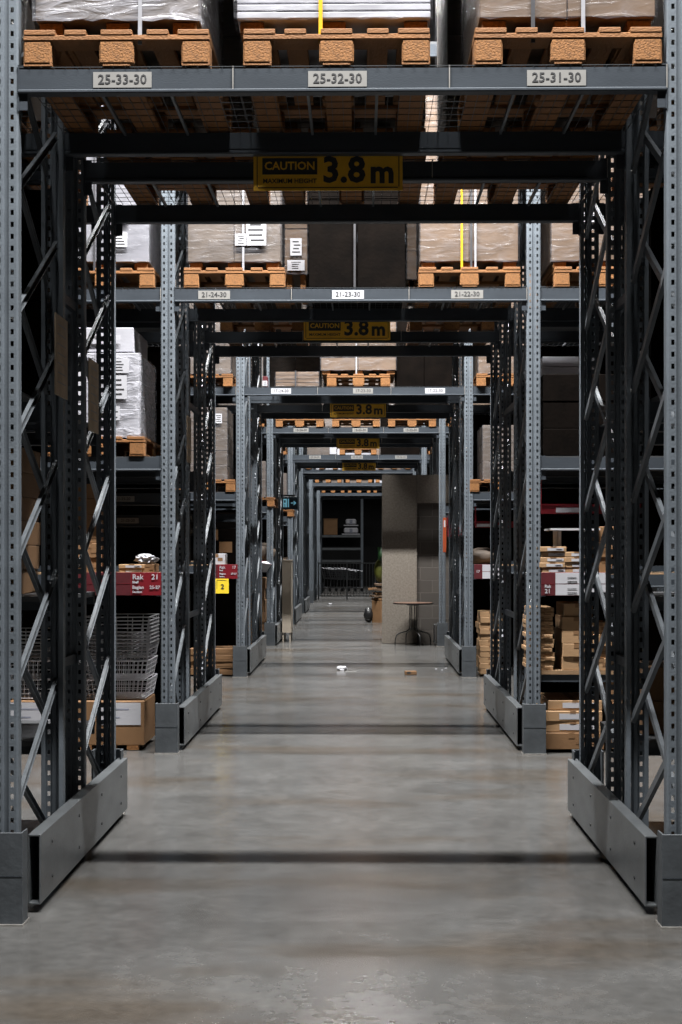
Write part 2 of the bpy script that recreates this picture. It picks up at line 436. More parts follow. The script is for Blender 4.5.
# ------------------------------------------------------------------ pallets
PW, PL, PH = .86, 1.2, .165
def pallet_parts():
    d = {}
    b = MB(); b.box((0, PL / 2, 0), (.145, PL, .024), bev=.003); d['wide'] = b.data('top_board', 'wood')
    b = MB(); b.box((0, PL / 2, 0), (.1, PL, .024), bev=.003); d['narrow'] = b.data('top_board', 'wood')
    b = MB(); b.box((0, 0, 0), (PW, .145, .024), bev=.003); d['cross'] = b.data('cross_board', 'wood')
    b = MB(); b.box((0, 0, 0), (.13, .12, .108), bev=.008); d['block'] = b.data('block', 'woodend')
    b = MB(); b.box((0, 0, 0), (.16, .12, .108), bev=.008); d['mid'] = b.data('block', 'woodend')
    b = MB(); b.box((0, PL / 2 - .006, 0), (.13, PL - .012, .024), bev=.003); d['bottom'] = b.data('bottom_board', 'wood')
    return d
PP = pallet_parts()
def make_pallet(label):
    r = thing('wooden_pallet', label, 'pallet', group='wooden pallets on the racks')
    for x, k in ((-.355, 'wide'), (-.19, 'narrow'), (0, 'wide'), (.19, 'narrow'), (.355, 'wide')): reg(r, put('top_board', PP[k], r, (x, 0, PH - .012)))
    for y in (.075, PL / 2, PL - .075): reg(r, put('cross_board', PP['cross'], r, (0, y, PH - .036)))
    for y in (.065, PL / 2, PL - .065):
        for x in (-.365, 0, .365): reg(r, put('block', PP['mid' if x == 0 else 'block'], r, (x, y, .063)))
    for x in (-.365, 0, .365): reg(r, put('bottom_board', PP['bottom'], r, (x, .008, .0105)))
    return r
def simple_pallet_data():
    b = MB()
    for x, w in ((-.355, .145), (-.19, .1), (0, .145), (.19, .1), (.355, .145)): b.box((x, PL / 2, PH - .012), (w, PL, .024))
    for y in (.075, PL / 2, PL - .075): b.box((0, y, PH - .036), (PW, .145, .024))
    for y in (.065, PL / 2, PL - .065):
        for x in (-.365, 0, .365): b.box((x, y, .0665), (.16 if x == 0 else .125, .12, .085), 1)
    for x in (-.365, 0, .365): b.box((x, PL / 2, .012), (.125, PL, .024))
    return b.data('wooden_pallet', ['wood', 'woodend'])
SPD = simple_pallet_data()
PALLET0 = None
TOP = BZ + BH + .014
def pallet(x, y, z, label, full=True):
    global PALLET0
    if not full:
        return thing('wooden_pallet', label, 'pallet', (x, y, z), 0, 'wooden pallets on the racks', SPD)
    if PALLET0 is None:
        PALLET0 = make_pallet(label); PALLET0.location = (x, y, z); return PALLET0
    return dup(PALLET0, (x, y, z), 0, label)

# ------------------------------------------------------------------ loads
def load(label, x, y, z, w, d, h, core='cardgrey', rows=3, cols=2, film='film', strap=None, sheet=None, skid=True, gap=.004, strapx=0, deep=1, name='wrapped_load', cat='wrapped goods', group='wrapped loads on the racks', marks=True, skidh=.055):
    """cartons stacked tight, stretch film round them, straps and paper labels as parts; x is the centre, y the front face"""
    r = thing(name, label, cat, (x, y, z), 0, group)
    z0 = skidh if skid else 0
    b = MB(); rh = (h - z0) / rows; cw = w / cols; cd = d / deep
    for k in range(rows):
        for c in range(cols):
            for e in range(deep):
                j = random.uniform(-.004, .004)
                b.box((-w / 2 + cw * (c + .5), cd * (e + .5) + j, z0 + rh * (k + .5)), (cw - gap, cd - gap, rh - gap), 0, bev=.004)
    put('carton_block', b.data('carton_block', core), r)
    if skid:
        for xx in ((-w / 2 + .07, 0, w / 2 - .07) if w > .5 else (-w / 2 + .04, w / 2 - .04)):
            sk = MB(); sk.box((xx, d / 2 + .01, z0 / 2), (.11 if w > .5 else .05, d - .04, z0 - .002), bev=.004)
            put('skid', sk.data('skid', 'woodend'), r)
    if film:
        fm = MB(); bm = fm.bm; nx, nz = 14, 12; off = .008
        per = []
        for t in range(nx): per.append((-w / 2 - off + (w + 2 * off) * t / nx, -off))
        for t in range(nx): per.append((w / 2 + off, -off + (d + 2 * off) * t / nx))
        for t in range(nx): per.append((w / 2 + off - (w + 2 * off) * t / nx, d + off))
        for t in range(nx): per.append((-w / 2 - off, d + off - (d + 2 * off) * t / nx))
        g = []
        for k in range(nz + 1):
            zz = z0 + (h - z0) * k / nz
            row = []
            for (px, py) in per:
                q = random.uniform(-.0035, .007)
                v = Vector((px, py - d / 2, 0)); v = v + v.normalized() * q
                row.append(bm.verts.new((v.x, v.y + d / 2, zz + (random.uniform(-.012, .004) if k == 0 else 0))))
            g.append(row)
        n = len(per)
        for k in range(nz):
            for t in range(n): bm.faces.new((g[k][t], g[k][(t + 1) % n], g[k + 1][(t + 1) % n], g[k + 1][t]))
        put('stretch_film', fm.data('stretch_film', film, True), r)
    if strap:
        for s, (sx, m) in enumerate(strap):
            t = MB(); t.box((sx, -.012, h / 2 + .0), (.018, .003, h + .03)); t.box((sx, d / 2, h + .012), (.018, d + .02, .003)); t.box((sx, d + .012, h / 2), (.018, .003, h + .03))
            t.box((sx, -.015, -.03 if skid else .02), (.018, .004, .07))
            put('strap', t.data('strap', m), r)
    if sheet:
        for (sx, sz, sw, sh) in sheet:
            t = MB(); t.box((sx, -.017, sz), (sw, .002, sh))
            if marks:
                for q in range(4): t.box((sx + random.uniform(-.1, .1) * sw, -.0185, sz + sh * (.3 - .2 * q)), (sw * random.uniform(.35, .75), .001, sh * .07), 1)
            put('paper_label', t.data('paper_label', ['white', 'ink']), r)
    return r

# the nearest rack, over the opening: front row
y1 = RY[0] - .012
def px_x(a, b, D): return wx((a + b) / 2, D)
pallet(px_x(22, 209, y1), y1, TOP, 'orange-brown wooden pallet at the left end of the nearest rack beam')
load('grey film wrapped goods on the left pallet of the nearest rack', px_x(32, 198, y1), y1 + .03, TOP + PH, .76, 1.1, 1.5, 'cardgrey', 4, 1, 'filmheavy', [(.11, 'strap_w')])
pallet(px_x(245, 428, y1), y1, TOP, 'orange-brown wooden pallet under white stacked sheets at the middle of the nearest rack')
ld = load('stack of white sheets with a yellow strap on the middle pallet of the nearest rack', px_x(234, 433, y1), y1 + .03, TOP + PH, .90, 1.15, 1.5, 'whitebox', 40, 1, 'film', [(-.06, 'strap_y')], gap=.006)
pallet(px_x(475, 661, y1), y1, TOP, 'orange-brown wooden pallet at the right end of the nearest rack beam')
load('brown cartons in film on the right pallet of the nearest rack', px_x(478, 658, y1), y1 + .03, TOP + PH, .81, 1.1, 1.5, 'card2', 2, 2, 'film', [(.07, 'strap_w'), (-.16, 'strap_g')])
# rear row, seen from below
yb = RY[0] + RD[0] - DF - .04
for nm, a, wdt in (('left', -1.02, .8), ('middle', -.06, .86), ('right', .9, .82)):
    pallet(a, yb, TOP, f'wooden pallet seen from below, {nm} one at the back of the nearest rack')
    load(f'wrapped grey cartons at the back of the nearest rack, {nm} of three', a, yb + .03, TOP + PH, wdt, 1.1, 1.5, 'cardgrey', 3, 2, 'film', None)
for s, nm in ((-1, 'left'), (1, 'right')):  # loads on pallets added here to block light through the side bays
    for y, w_ in ((y1, 'front'), (yb, 'back')):
        x = CX + s * 2.12
        pallet(x, y, TOP, f'wooden pallet in the {nm} side bay of the nearest rack, {w_} row')
        load(f'tall light-blocking cartons added in the {nm} side bay of the nearest rack, {w_} row', x, y + .03, TOP + PH, .8, 1.1, 1.5, 'cardgrey', 3, 2, 'film')

# second rack
y2 = RY[1] - .012
pallet(px_x(184, 284, y2), y2, TOP, 'light wooden pallet at the left of the second rack beam')
load('brown wrapped load with white paper labels on the left pallet of the second rack', px_x(188, 279, y2), y2 + .03, TOP + PH, .79, 1.1, 1.5, 'cardgrey', 4, 2, 'film', [(.08, 'strap_w')], [(.19, .30, .17, .22), (.06, .24, .1, .1)])
pallet(px_x(420, 519, y2), y2, TOP, 'light wooden pallet at the right of the second rack beam')
load('brown cartons with a yellow strap on the right pallet of the second rack', px_x(421, 518, y2), y2 + .03, TOP + PH, .83, 1.1, 1.5, 'card2', 2, 2, 'film', [(-.065, 'strap_y'), (.05, 'strap_w'), (.015, 'strap_g')])
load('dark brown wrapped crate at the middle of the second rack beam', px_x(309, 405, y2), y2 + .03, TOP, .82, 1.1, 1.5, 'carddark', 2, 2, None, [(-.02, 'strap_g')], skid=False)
yb2 = RY[1] + RD[1] - DF
load('narrow carton stack with white labels between pallet and dark crate, second rack', px_x(285, 307, 12.33), 12.33, TOP, .20, .6, .95, 'card2', 2, 1, 'film', None, [(.0, .40, .10, .15), (.0, .24, .15, .09)], skid=True, skidh=.17)
load('narrow pale carton stack right of the dark crate, back of the second rack', px_x(407, 416.5, 12.5), 12.5, TOP, .085, .5, .9, 'card2', 3, 1, 'film', None, skid=True, skidh=.15)
for nm, a in (('left', -1.0), ('right', .92)):
    pallet(a, yb2, TOP, f'wooden pallet at the back of the second rack, {nm} one')
    load(f'wrapped grey cartons at the back of the second rack, {nm} one', a, yb2 + .03, TOP + PH, .8, 1.1, 1.5, 'cardgrey', 3, 2, 'film')
# side bays, portal level
pallet(wx(103, y2), y2, TOP, 'dark wooden pallet under the white cartons, left bay of the second rack')
load('white wrapped cartons with barcode label high in the left bay of the second rack', wx(149, y2) - .42, y2 + .03, TOP + PH + .001, .82, 1.1, 1.5, 'whitedim', 2, 2, 'film', [(-.05, 'strap_g')], [(.14, .42, .2, .1), (.15, .24, .16, .12)])
pallet(wx(605, y2), y2, TOP, 'wooden pallet in the upper right bay of the second rack')
load('brown film wrapped cartons in the upper right bay of the second rack', wx(552, y2) + .42, y2 + .03, TOP + PH, .84, 1.1, 1.5, 'card2', 2, 1, 'film', None, [(-.12, .42, .2, .08)])
# lower level (2.5 m)
Z2 = B2 + BH + .014
def side_load(i, side, label, px0, px1, pyt, core, film='film', rows=4, cols=1, sheet=None, dz=PH, with_pallet=True, full=True):
    y = RY[i] - .02
    a, b_ = wx(px0, y), wx(px1, y)
    xc, w = (a + b_) / 2, abs(b_ - a)
    z = Z2
    if with_pallet:
        pallet(xc, y, z, f'wooden pallet on the lower beam of the {ORD[i]} rack, {side} bay', full)
        z += PH
    return load(label, xc, y + .03, z, w, .95, wz(pyt, y) - z, core, rows, cols, film, None, sheet, skid=False)
side_load(1, 'left', 'clear wrapped white cartons on the lower beam of the second rack, left bay', 48, 138, 352, 'whitebox', 'filmheavy', 3, 2, [(.2, .60, .2, .12), (.2, .42, .16, .2), (.12, .2, .2, .12), (-.2, .5, .2, .3)])
lw = RY[1]
load('white printed carton lying on top of the clear wrapped load, left bay', wx(90, lw), lw + .03, wz(351, lw), .72, .8, .21, 'whitebox', 1, 1, None, None, [(.1, .12, .3, .04)], skid=False, name='white_carton', cat='carton', group='white cartons')
side_load(1, 'right', 'dark brown stacked crates on the lower beam of the second rack, right bay', 543, 640, 374, 'carddark', None, 3, 1, with_pallet=False)
load('pale carton with white face on top of the dark crates, right bay', wx(575, lw), lw + .25, wz(374, lw), .5, .7, .18, 'whitebox', 2, 1, None, None, None, skid=False, name='white_carton', cat='carton', group='white cartons')
side_load(2, 'left', 'tall stack of brown cartons in film, left bay of the third rack', 180, 226.5, 407, 'cardgrey', 'film', 5, 1, [(.2, .83, .1, .13)])
side_load(2, 'right', 'brown cartons in film on the lower beam of the third rack, right bay', 483, 520, 425, 'cardgrey', 'film', 3, 1)
side_load(3, 'left', 'tall brown carton stack in the left bay of the fourth rack', 235, 265.5, 461, 'cardgrey', 'film', 4, 1, full=False)
side_load(4, 'left', 'brown carton stack in the left bay of the fifth rack', 262, 286.5, 473, 'cardgrey', 'film', 4, 1, full=False)

light_block_goods()
# third rack, portal level
y3 = RY[2] - .012
pallet(px_x(327, 390, y3), y3, TOP, 'wooden pallet at the middle of the third rack beam')
load('flat brown cartons in film with white strap at the middle of the third rack', px_x(321, 396, y3), y3 + .03, TOP + PH, 1.02, 1.1, .75, 'card2', 4, 2, 'film', [(-.03, 'strap_w')])
load('low carton bundle with dark print and red tape, left on the third rack', px_x(275, 319, y3), y3 + .03, TOP, .59, .9, .20, 'card2', 4, 2, 'film', [(-.02, 'strap_g')], None, skid=False)
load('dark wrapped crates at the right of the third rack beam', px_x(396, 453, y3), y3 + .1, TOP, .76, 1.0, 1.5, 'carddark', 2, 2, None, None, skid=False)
load('small pink and white box beside the left upright of the third rack', px_x(262, 267, y3), y3 + .1, TOP, .07, .2, .15, 'darkred', 1, 1, None, None, [(0, .05, .066, .07)], skid=False, name='small_box', cat='box', group=None)
yb3 = RY[2] + RD[2] - DF
for nm, a in (('left', -1.0), ('right', .92)):
    load(f'grey wrapped cartons at the back of the third rack, {nm} one', a, yb3 + .03, TOP, .8, 1.0, 1.5, 'cardgrey', 3, 2, 'film', skid=False)
# side bays of the third to fifth rack, portal level
for i, nmr in ((2, 'third'), (3, 'fourth'), (4, 'fifth')):
    for s, nm in ((-1, 'left'), (1, 'right')):
        x = CX + s * 2.08; y = RY[i] - .05
        pallet(x, y, TOP, f'wooden pallet in the upper {nm} bay of the {nmr} rack', False)
        load(f'wrapped brown cartons in the upper {nm} bay of the {nmr} rack', x, y + .03, TOP + PH, .8, 1.0, 1.5, 'card2' if s > 0 else 'cardgrey', 3, 2, 'film', skid=False)
# fourth and further portals
y4 = RY[3] - .012
for nm, a, b_ in (('left', 276, 323), ('middle', 332, 380), ('right', 388, 436)):
    pallet(px_x(a, b_, y4), y4, TOP, f'wooden pallet on the fourth rack beam, {nm} of three', False)
    load(f'wrapped goods on the {nm} pallet of the fourth rack', px_x(a, b_, y4), y4 + .05, TOP + PH, .8, 1.1, 1.5, 'cardgrey', 3, 2, 'film', skid=False)
for i in (4, 5, 6, 7):
    y = RY[i] - .012
    for nm, q in (('left', -.98), ('middle', .02), ('right', 1.0)):
        if i == 4 and nm == 'left': continue
        if i == 4 and nm == 'right':
            load('dark wrapped crates at the right of the fifth rack beam', CX + q, y + .1, TOP, .9, 1.0, 1.5, 'carddark', 2, 1, None, None, skid=False); continue
        pallet(CX + q, y, TOP, f'wooden pallet on the {ORD[i]} rack beam, {nm} of three', False)
        load(f'wrapped goods on the {nm} pallet of the {ORD[i]} rack', CX + q, y + .05, TOP + PH, .8, 1.1, 1.5, random.choice(['cardgrey', 'card2', 'whitebox']), 3, 2, 'film', skid=False)
load('slim white wrapped carton standing on the fifth rack beam', wx(333, y4 + 7.3), RY[4], TOP, .16, .3, .22, 'whitebox', 1, 1, None, skid=False, name='white_carton', cat='carton', group='white cartons')

# ------------------------------------------------------------------ aisle signs on the side shelves
def aisle_sign(i, side, x0, x1, texts, label, dark=.0, white=False):
    w = x1 - x0; z0, z1 = 1.335, 1.53
    b = MB(); h = z1 - z0
    b.box((0, 0, 0), (w, .006, h), 0, bev=.001)
    if dark:
        b.box((-w / 2 + dark / 2, -.0035, 0), (dark, .002, h - .004), 2)
        b.box((-w / 2 + dark / 2, -.0055, 0), (dark, .001, .003), 0)
    if white:
        b.box((w / 2 - (w - dark) / 2, -.0035, h / 4 + .001), (w - dark, .002, h / 2 - .006), 1); b.box((w / 2 - (w - dark) / 2, -.0035, -h / 4), (w - dark, .002, h / 2 - .006), 1)
    for (t, s, tx, tz, m, al) in texts: b.text(t, s, (tx - w / 2, -.007, tz), m, .001, al)
    return thing('aisle_sign', label, 'sign', ((x0 + x1) / 2, RY[i] - .018, (z0 + z1) / 2), 0, 'red shelf signs', b.data('aisle_sign', ['red', 'white', 'darkred', 'ink']))
ye = RY[1]
xa, xb = wx(112, ye) - .35, wx(160, ye) + .01; w_ = xb - xa
tx = w_ - .245
aisle_sign(1, 'left', xa, xb, [('Rak', .062, tx, .057, 1, 'LEFT'), ('21', .062, w_ - .02, .057, 1, 'RIGHT'), ('Shelf', .028, tx, .014, 1, 'LEFT'),
    ('Bagian', .038, tx, -.03, 1, 'LEFT'), ('25-27', .038, w_ - .01, -.03, 1, 'RIGHT'), ('Section', .028, tx, -.068, 1, 'LEFT')], 'red sign reading Rak 21 on the left bay shelf of the second rack', dark=w_ - .26)
xa, xb = wx(540.5, ye) + .0, wx(608, ye); w_ = xb - xa
aisle_sign(1, 'right', xa, xb, [('Rak', .035, .055, -.02, 1, 'CENTER'), ('21', .05, .055, -.062, 1, 'CENTER'), ('--------', .03, .22, .058, 3, 'LEFT'), ('-----', .05, .22, .025, 3, 'LEFT'), ('--------', .03, .22, -.038, 3, 'LEFT'), ('-----', .05, .22, -.07, 3, 'LEFT')],
    'red and white two-row sign on the right bay shelf of the second rack', dark=.12, white=True)
ye = RY[2]
xa, xb = wx(212, ye), wx(236, ye) + .02; w_ = xb - xa; tx = .10
aisle_sign(2, 'left', xa, xb, [('Rak', .055, tx, .055, 1, 'LEFT'), ('17', .055, w_ - .02, .055, 1, 'RIGHT'), ('Shelf', .024, tx, .014, 1, 'LEFT'),
    ('Bagian', .034, tx, -.03, 1, 'LEFT'), ('25-27', .034, w_ - .01, -.03, 1, 'RIGHT'), ('Section', .024, tx, -.068, 1, 'LEFT')], 'red sign reading Rak 17 on the left bay shelf of the third rack', dark=.08)
xa, xb = wx(474, ye), wx(500, ye); w_ = xb - xa
aisle_sign(2, 'right', xa, xb, [('17', .05, .05, 0, 1, 'CENTER')], 'red and white sign on the right bay shelf of the third rack', dark=.11, white=True)
ye = RY[3]
aisle_sign(3, 'left', wx(250, ye), wx(266.5, ye), [('-', .08, .24, .04, 1, 'CENTER')], 'small red sign on the left bay shelf of the fourth rack')
# red header strips
for i, x0, x1, lab in ((1, 540.5, 640, 'long red header strip with white label in the right bay of the second rack'), (2, 475, 520, 'red header strip with white label in the right bay of the third rack'), (3, 447, 470, 'red header strip in the right bay of the fourth rack')):
    y = RY[i] + (.3 if i < 3 else .05); a, b_ = max(wx(x0, y), CX + 1.55 + .07), wx(x1, y); h = .075 if i < 3 else .2
    b = MB(); b.box((0, 0, 0), (b_ - a, .02, h)); b.box((0, .1, h / 2 + .005), (b_ - a, .24, .01))
    if i < 3: b.box((-(b_ - a) / 2 + (.28 if i == 1 else .12), -.012, -.005), (.3 if i == 1 else .2, .002, h * .55), 1)
    for q in (-1, 1): b.box((q * ((b_ - a) / 2 - .02), .2, (B2 - 2.09) / 2), (.02, .02, B2 - 2.07))
    thing('header_strip', lab, 'shelf strip', ((a + b_) / 2, y, 2.07), 0, 'red header strips', b.data('header_strip', ['red', 'white']))
# yellow sign '2'
b = MB(); b.box((0, 0, 0), (.21, .006, .2)); b.box((-.055, -.004, .02), (.005, .002, .12), 1); b.box((.01, -.004, .08), (.13, .002, .004), 1); b.text('2', .09, (.02, -.005, -.01), 1, .003)
thing('numbered_sign', 'yellow sign with number 2 hanging below the Rak 17 sign', 'sign', (wx(221, RY[2]), RY[2] - .02, 1.235), 0, None, b.data('numbered_sign', ['brightyellow', 'ink']))

# ------------------------------------------------------------------ loose cartons on shelves
CARD = {}
def carton_data(w, d, h, m, tape=True, lab=False):
    k = (round(w, 3), round(d, 3), round(h, 3), m, lab)
    if k not in CARD:
        b = MB(); b.box((0, d / 2, h / 2), (w, d, h), 0, bev=.004)
        if tape: b.box((0, -.001, h * .82), (.05, .002, h * .3), 1); b.box((0, d / 2, h + .0005), (.05, d, .001), 1)
        b.box((w * (.08 if lab else .22), -.001, h * .48), (w * (.62 if lab else .3), .002, h * (.56 if lab else .3)), 2 if lab else 1)
        if lab: 
            for q in range(3): b.box((w * .22, -.0025, h * (.53 - .08 * q)), (w * .22, .001, h * .03), 3)
        CARD[k] = b.data('carton', [m, 'card', 'white', 'ink'])
    return CARD[k]
ORDN = ['lowest', 'second lowest', 'third', 'fourth', 'fifth', 'sixth', 'seventh', 'eighth', 'ninth', 'tenth', 'eleventh', 'twelfth', 'thirteenth', 'fourteenth', 'fifteenth', 'sixteenth']
def stack(n, x, y, z, w, d, h, m, what, where, group, lab=False, jit=.012):
    for k in range(n):
        hh = h
        thing('carton', f'{what}, {ORDN[k]} from the bottom {where}' if n > 1 else f'{what} {where}', 'carton', (x + random.uniform(-jit, jit), y + random.uniform(-jit, jit), z + k * (h + .002)), random.uniform(-.02, .02), group, carton_data(w, d, hh, m, True, lab))
yr = RY[1] + .05
SHZ = .70     # plywood shelf in the right bay of rack two
r2 = RACKS[1]
b = MB(); b.box((0, .5, -.018), (2.96, 1.0, .036)); put('shelf_board', b.data('shelf_board', 'plywood'), r2, (3.1, .04, SHZ))
b = MB(); b.box((0, 0, 0), (2.96, .04, .06)); bd = b.data('shelf_bearer', 'beam')
for yy in (.07, 1.0): put('shelf_bearer', bd, r2, (3.1, yy, SHZ - .07))
stack(14, wx(541.5, yr), yr, SHZ, .2, .5, .036, 'cardthin', 'thin flat brown carton', 'of the left stack, second rack', 'thin cartons on the plywood shelf')
stack(5, wx(577, yr), yr, SHZ, .24, .5, .112, 'cardthin', 'brown carton', 'of the right stack on the plywood shelf', 'brown cartons on the plywood shelf')
stack(4, wx(601, yr), yr, SHZ, .16, .4, .1, 'cardthin', 'brown carton behind the lattice', 'on the plywood shelf', 'brown cartons behind the lattice')
stack(1, wx(570, yr), yr - .02, .03, .55, .8, .14, 'card', 'wide brown carton lying on the floor,', 'right bay of the second rack', None)
stack(2, wx(572, yr), yr, .175, .5, .7, .088, 'cardthin', 'flat carton with a white label', 'above the wide floor carton', 'flat labelled cartons, right bay', True)
stack(1, wx(574, yr), yr + .02, .36, .46, .7, .08, 'cardthin', 'top flat carton with a white label', 'under the plywood shelf', None, True)
stack(3, wx(640, yr), yr, .03, .5, .6, .2, 'card', 'large brown carton', 'beside the right lattice, floor stack', 'large cartons, right lattice')
# shelf stock over the right sign (flat packed goods)
SG = 1.40 + BH + .013
stack(5, wx(550, yr) + .02, yr - .05, SG, .22, .5, .043, 'cardthin', 'flat pale packet', 'of the left pile above the white sign', 'flat packets over the white sign', True)
stack(4, wx(576, yr), yr - .05, SG, .2, .5, .043, 'cardthin', 'flat pale packet', 'of the right pile above the white sign', 'flat packets over the white sign', True)
b = MB(); b.box((0, 0, .17), (.42, .4, .016)); b.box((-.12, .05, .085), (.03, .3, .165)); b.box((.12, .05, .085), (.03, .3, .165))
thing('small_bench', 'thin white board lying on the packets above the white sign', 'board', (wx(574, yr), yr + .15, SG + .2), 0, None, b.data('small_bench', 'white'))
stack(3, wx(600, yr) + .05, yr, SG, .12, .5, .13, 'card', 'tall brown carton seen through lattice', 'above the shelf sign', 'cartons above the shelf sign, right lattice')
# left bay of rack two
yl = RY[1] + .12
stack(2, wx(131, yl), yl - .06, SG, .22, .4, .035, 'cardthin', 'flat pale packet', 'above the Rak 21 sign', 'flat packets above Rak 21', True)
stack(1, wx(149, yl), yl - .06, SG, .1, .3, .075, 'card', 'small brown carton', 'at the right end above the Rak 21 sign', None)
b = MB(); bmesh.ops.create_icosphere(b.bm, subdivisions=3, radius=.08, matrix=Matrix.Diagonal((1.2, 1, .55, 1)))
for v in b.bm.verts: v.co *= 1 + random.uniform(-.22, .22)
thing('crumpled_paper', 'crumpled white paper on the packets above the Rak 21 sign', 'paper', (wx(146, yl), yl + .02, SG + .115), 0, None, b.data('crumpled_paper', 'white'))
stack(6, wx(92, yl) - .04, yl, SG, .2, .5, .125, 'card', 'brown carton', 'of the tall stack, left bay second rack', 'tall carton stack, left bay')
# floor cartons with white label and wire baskets above
def big_carton(x, label):
    b = MB(); b.box((0, .32, .19), (.6, .64, .38), 0, bev=.006)
    b.box((.09, -.002, .27), (.36, .003, .19), 1); b.box((.09, -.004, .31), (.16, .001, .012), 2); b.box((.04, -.004, .24), (.1, .001, .012), 2)
    for q in (-1, 1): b.box((q * .2, .05, -.02), (.1, .1, .04), 3)
    b.box((0, .32, -.02), (.12, .6, .04), 3)
    return thing('large_carton', label, 'carton', (x, yl, .045), 0, 'large floor cartons, left bay', b.data('large_carton', ['card', 'white', 'greyink', 'woodend']))
big_carton(wx(138, yl) - .25, 'large brown carton with white label under the wire baskets, left bay')
big_carton(wx(45, yl) - .22, 'large brown floor carton behind the left lattice of the nearest rack')
def basket_data(m, mesh=True):
    b = MB(); w, d, h = .56, .6, .16
    for (x0, y0, x1, y1_) in ((-w / 2, 0, w / 2, 0), (w / 2, 0, w / 2, d), (w / 2, d, -w / 2, d), (-w / 2, d, -w / 2, 0)):
        b.tube([(x0, y0, h), (x1, y1_, h)], .005, 6)
        b.tube([(x0 * .9, y0 * .9 + .02, 0), (x1 * .9, y1_ * .9 + .02, 0)], .0035, 5)
        for zz in ((.04, .08, .12) if mesh else (.1,)): 
            k = .9 + .1 * zz / h
            b.tube([(x0 * k, y0 * k + .02 * (1 - zz / h), zz), (x1 * k, y1_ * k + .02 * (1 - zz / h), zz)], .0034, 4)
    n = 14 if mesh else 4
    for i in range(n + 1):
        x = -w / 2 + w * i / n
        b.tube([(x, 0, h), (x * .9, .02, 0), (x * .9, d * .9 + .02, 0), (x, d, h)], .0034, 4)
    for i in range(1, 9, 1 if mesh else 3):
        y = d * i / 9
        b.tube([(-w / 2, y, h), (-w / 2 * .9, y * .9 + .02, 0), (w / 2 * .9, y * .9 + .02, 0), (w / 2, y, h)], .0034, 4)
    return b.data('wire_basket', m)
BW, BD = basket_data('whitewire'), basket_data('darkwire', False)
for s, (bx, nm) in enumerate(((wx(146, yl) - .28, 'right'), (wx(45, yl) - .2, 'left'))):
    for k in range(2):
        thing('wire_basket', f'white wire basket, {("bottom", "second")[k]} of the {nm} basket stack', 'basket', (bx, yl + .05, .44 + k * .165), 0, 'white wire baskets', BW)
    for k in range(8 if s == 0 else 4):
        thing('wire_basket', f'nested grey wire basket, {ORDN[k]} in the {nm} basket stack', 'basket', (bx + .02, yl + .03 - k * .002, (.645 + .115 + k * .032)), 0, 'grey wire baskets', BD)
# rack one, left side bay: carton stack behind the lattice
r1 = RACKS[0]
b = MB(); b.box((0, .5, -.015), (2.96, 1.0, .03)); sb = b.data('shelf_board', 'sheet')
f21 = RD[0] - DF
for bx in (-3.1, 3.1):
    put('shelf_board', sb, r1, (bx, f21 + .02, 1.45))
    for yy in (f21 + .07, f21 + .98): put('shelf_bearer', bd, r1, (bx, yy, 1.40))
    put('shelf_board', sb, r1, (bx, f21 + .02, .62))
    for yy in (f21 + .07, f21 + .98): put('shelf_bearer', bd, r1, (bx, yy, .57))
stack(6, wx(22, 8.6) - .16, 8.45, 1.452, .36, .5, .145, 'card', 'brown carton behind the left lattice', 'shelf of the nearest rack', 'cartons behind the left lattice')
stack(2, wx(662, 8.6) + .02, 8.45, .622, .36, .5, .2, 'card', 'brown carton behind the right lattice', 'shelf of the nearest rack', 'cartons behind the right lattice')
# third rack side bays
yq = RY[2] + .1
stack(22 // 2, wx(486, yq) + .06, yq, .03, .3, .5, .076, 'cardthin', 'flat brown carton', 'of the floor stack, right bay third rack', 'floor carton stack, third rack')
stack(4, wx(220, yq) - .1, yq, .02, .62, .6, .088, 'card', 'low wide brown carton', 'of floor stack, left bay third rack', 'wide cartons, left bay third rack')
stack(1, wx(218, yq) - .02, yq - .05, SG, .22, .3, .15, 'white', 'white paper parcel', 'above the Rak 17 sign', None)
stack(1, wx(232, yq) - .25, yq + .4, SG, .6, .4, .5, 'carddark', 'dark brown carton', 'behind the parcel over the Rak 17 sign', None)
stack(6, wx(256, RY[3]) - .0, RY[3] + .1, .02, .3, .6, .2, 'card', 'brown carton', 'of floor stack, left bay fourth rack', 'floor cartons, fourth rack')
def bag(label, x, y, z, r, m='filmheavy', sc=(1, 1, .8), core='whitebox'):
    b = MB(); bmesh.ops.create_icosphere(b.bm, subdivisions=3, radius=r, matrix=Matrix.Diagonal((*sc, 1)))
    for v in b.bm.verts: v.co *= 1 + random.uniform(-.1, .1)
    o = thing('plastic_bag', label, 'bag', (x, y, z + r * sc[2] * .9), 0, None, b.data('plastic_bag', core, True)); return o
bag('white plastic wrapped bundle above the red sign of the fourth rack', wx(262, RY[3]), RY[3] + .3, SG, .22, core='cardgrey')
bag('crumpled clear film bundle above the red and white sign, third rack', wx(484, RY[2]), RY[2] + .35, SG, .2, sc=(1.2, 1, .6), core='cardgrey')

# ------------------------------------------------------------------ notices on the frame sides
def notice(x, y, z, lab, side):
    b = MB(); b.box((0, 0, 0), (.006, .3, .42), 0)
    for q in range(7): b.box((.0035 * side, 0, .16 - q * .05), (.001, .2, .006), 1)
    thing('notice_card', lab, 'notice', (x, y, z), 0, 'notice cards on the frames', b.data('notice_card', ['notice', 'labelgrey']))
notice(-1.575, 7.45, 2.73, 'brown notice card on the left frame of the nearest rack, front one', 1)
notice(-1.575, 8.35, 2.62, 'brown notice card on the left frame of the nearest rack, back one', 1)
notice(-1.575, 13.0, 2.73, 'brown notice card on the left frame of the second rack', 1)

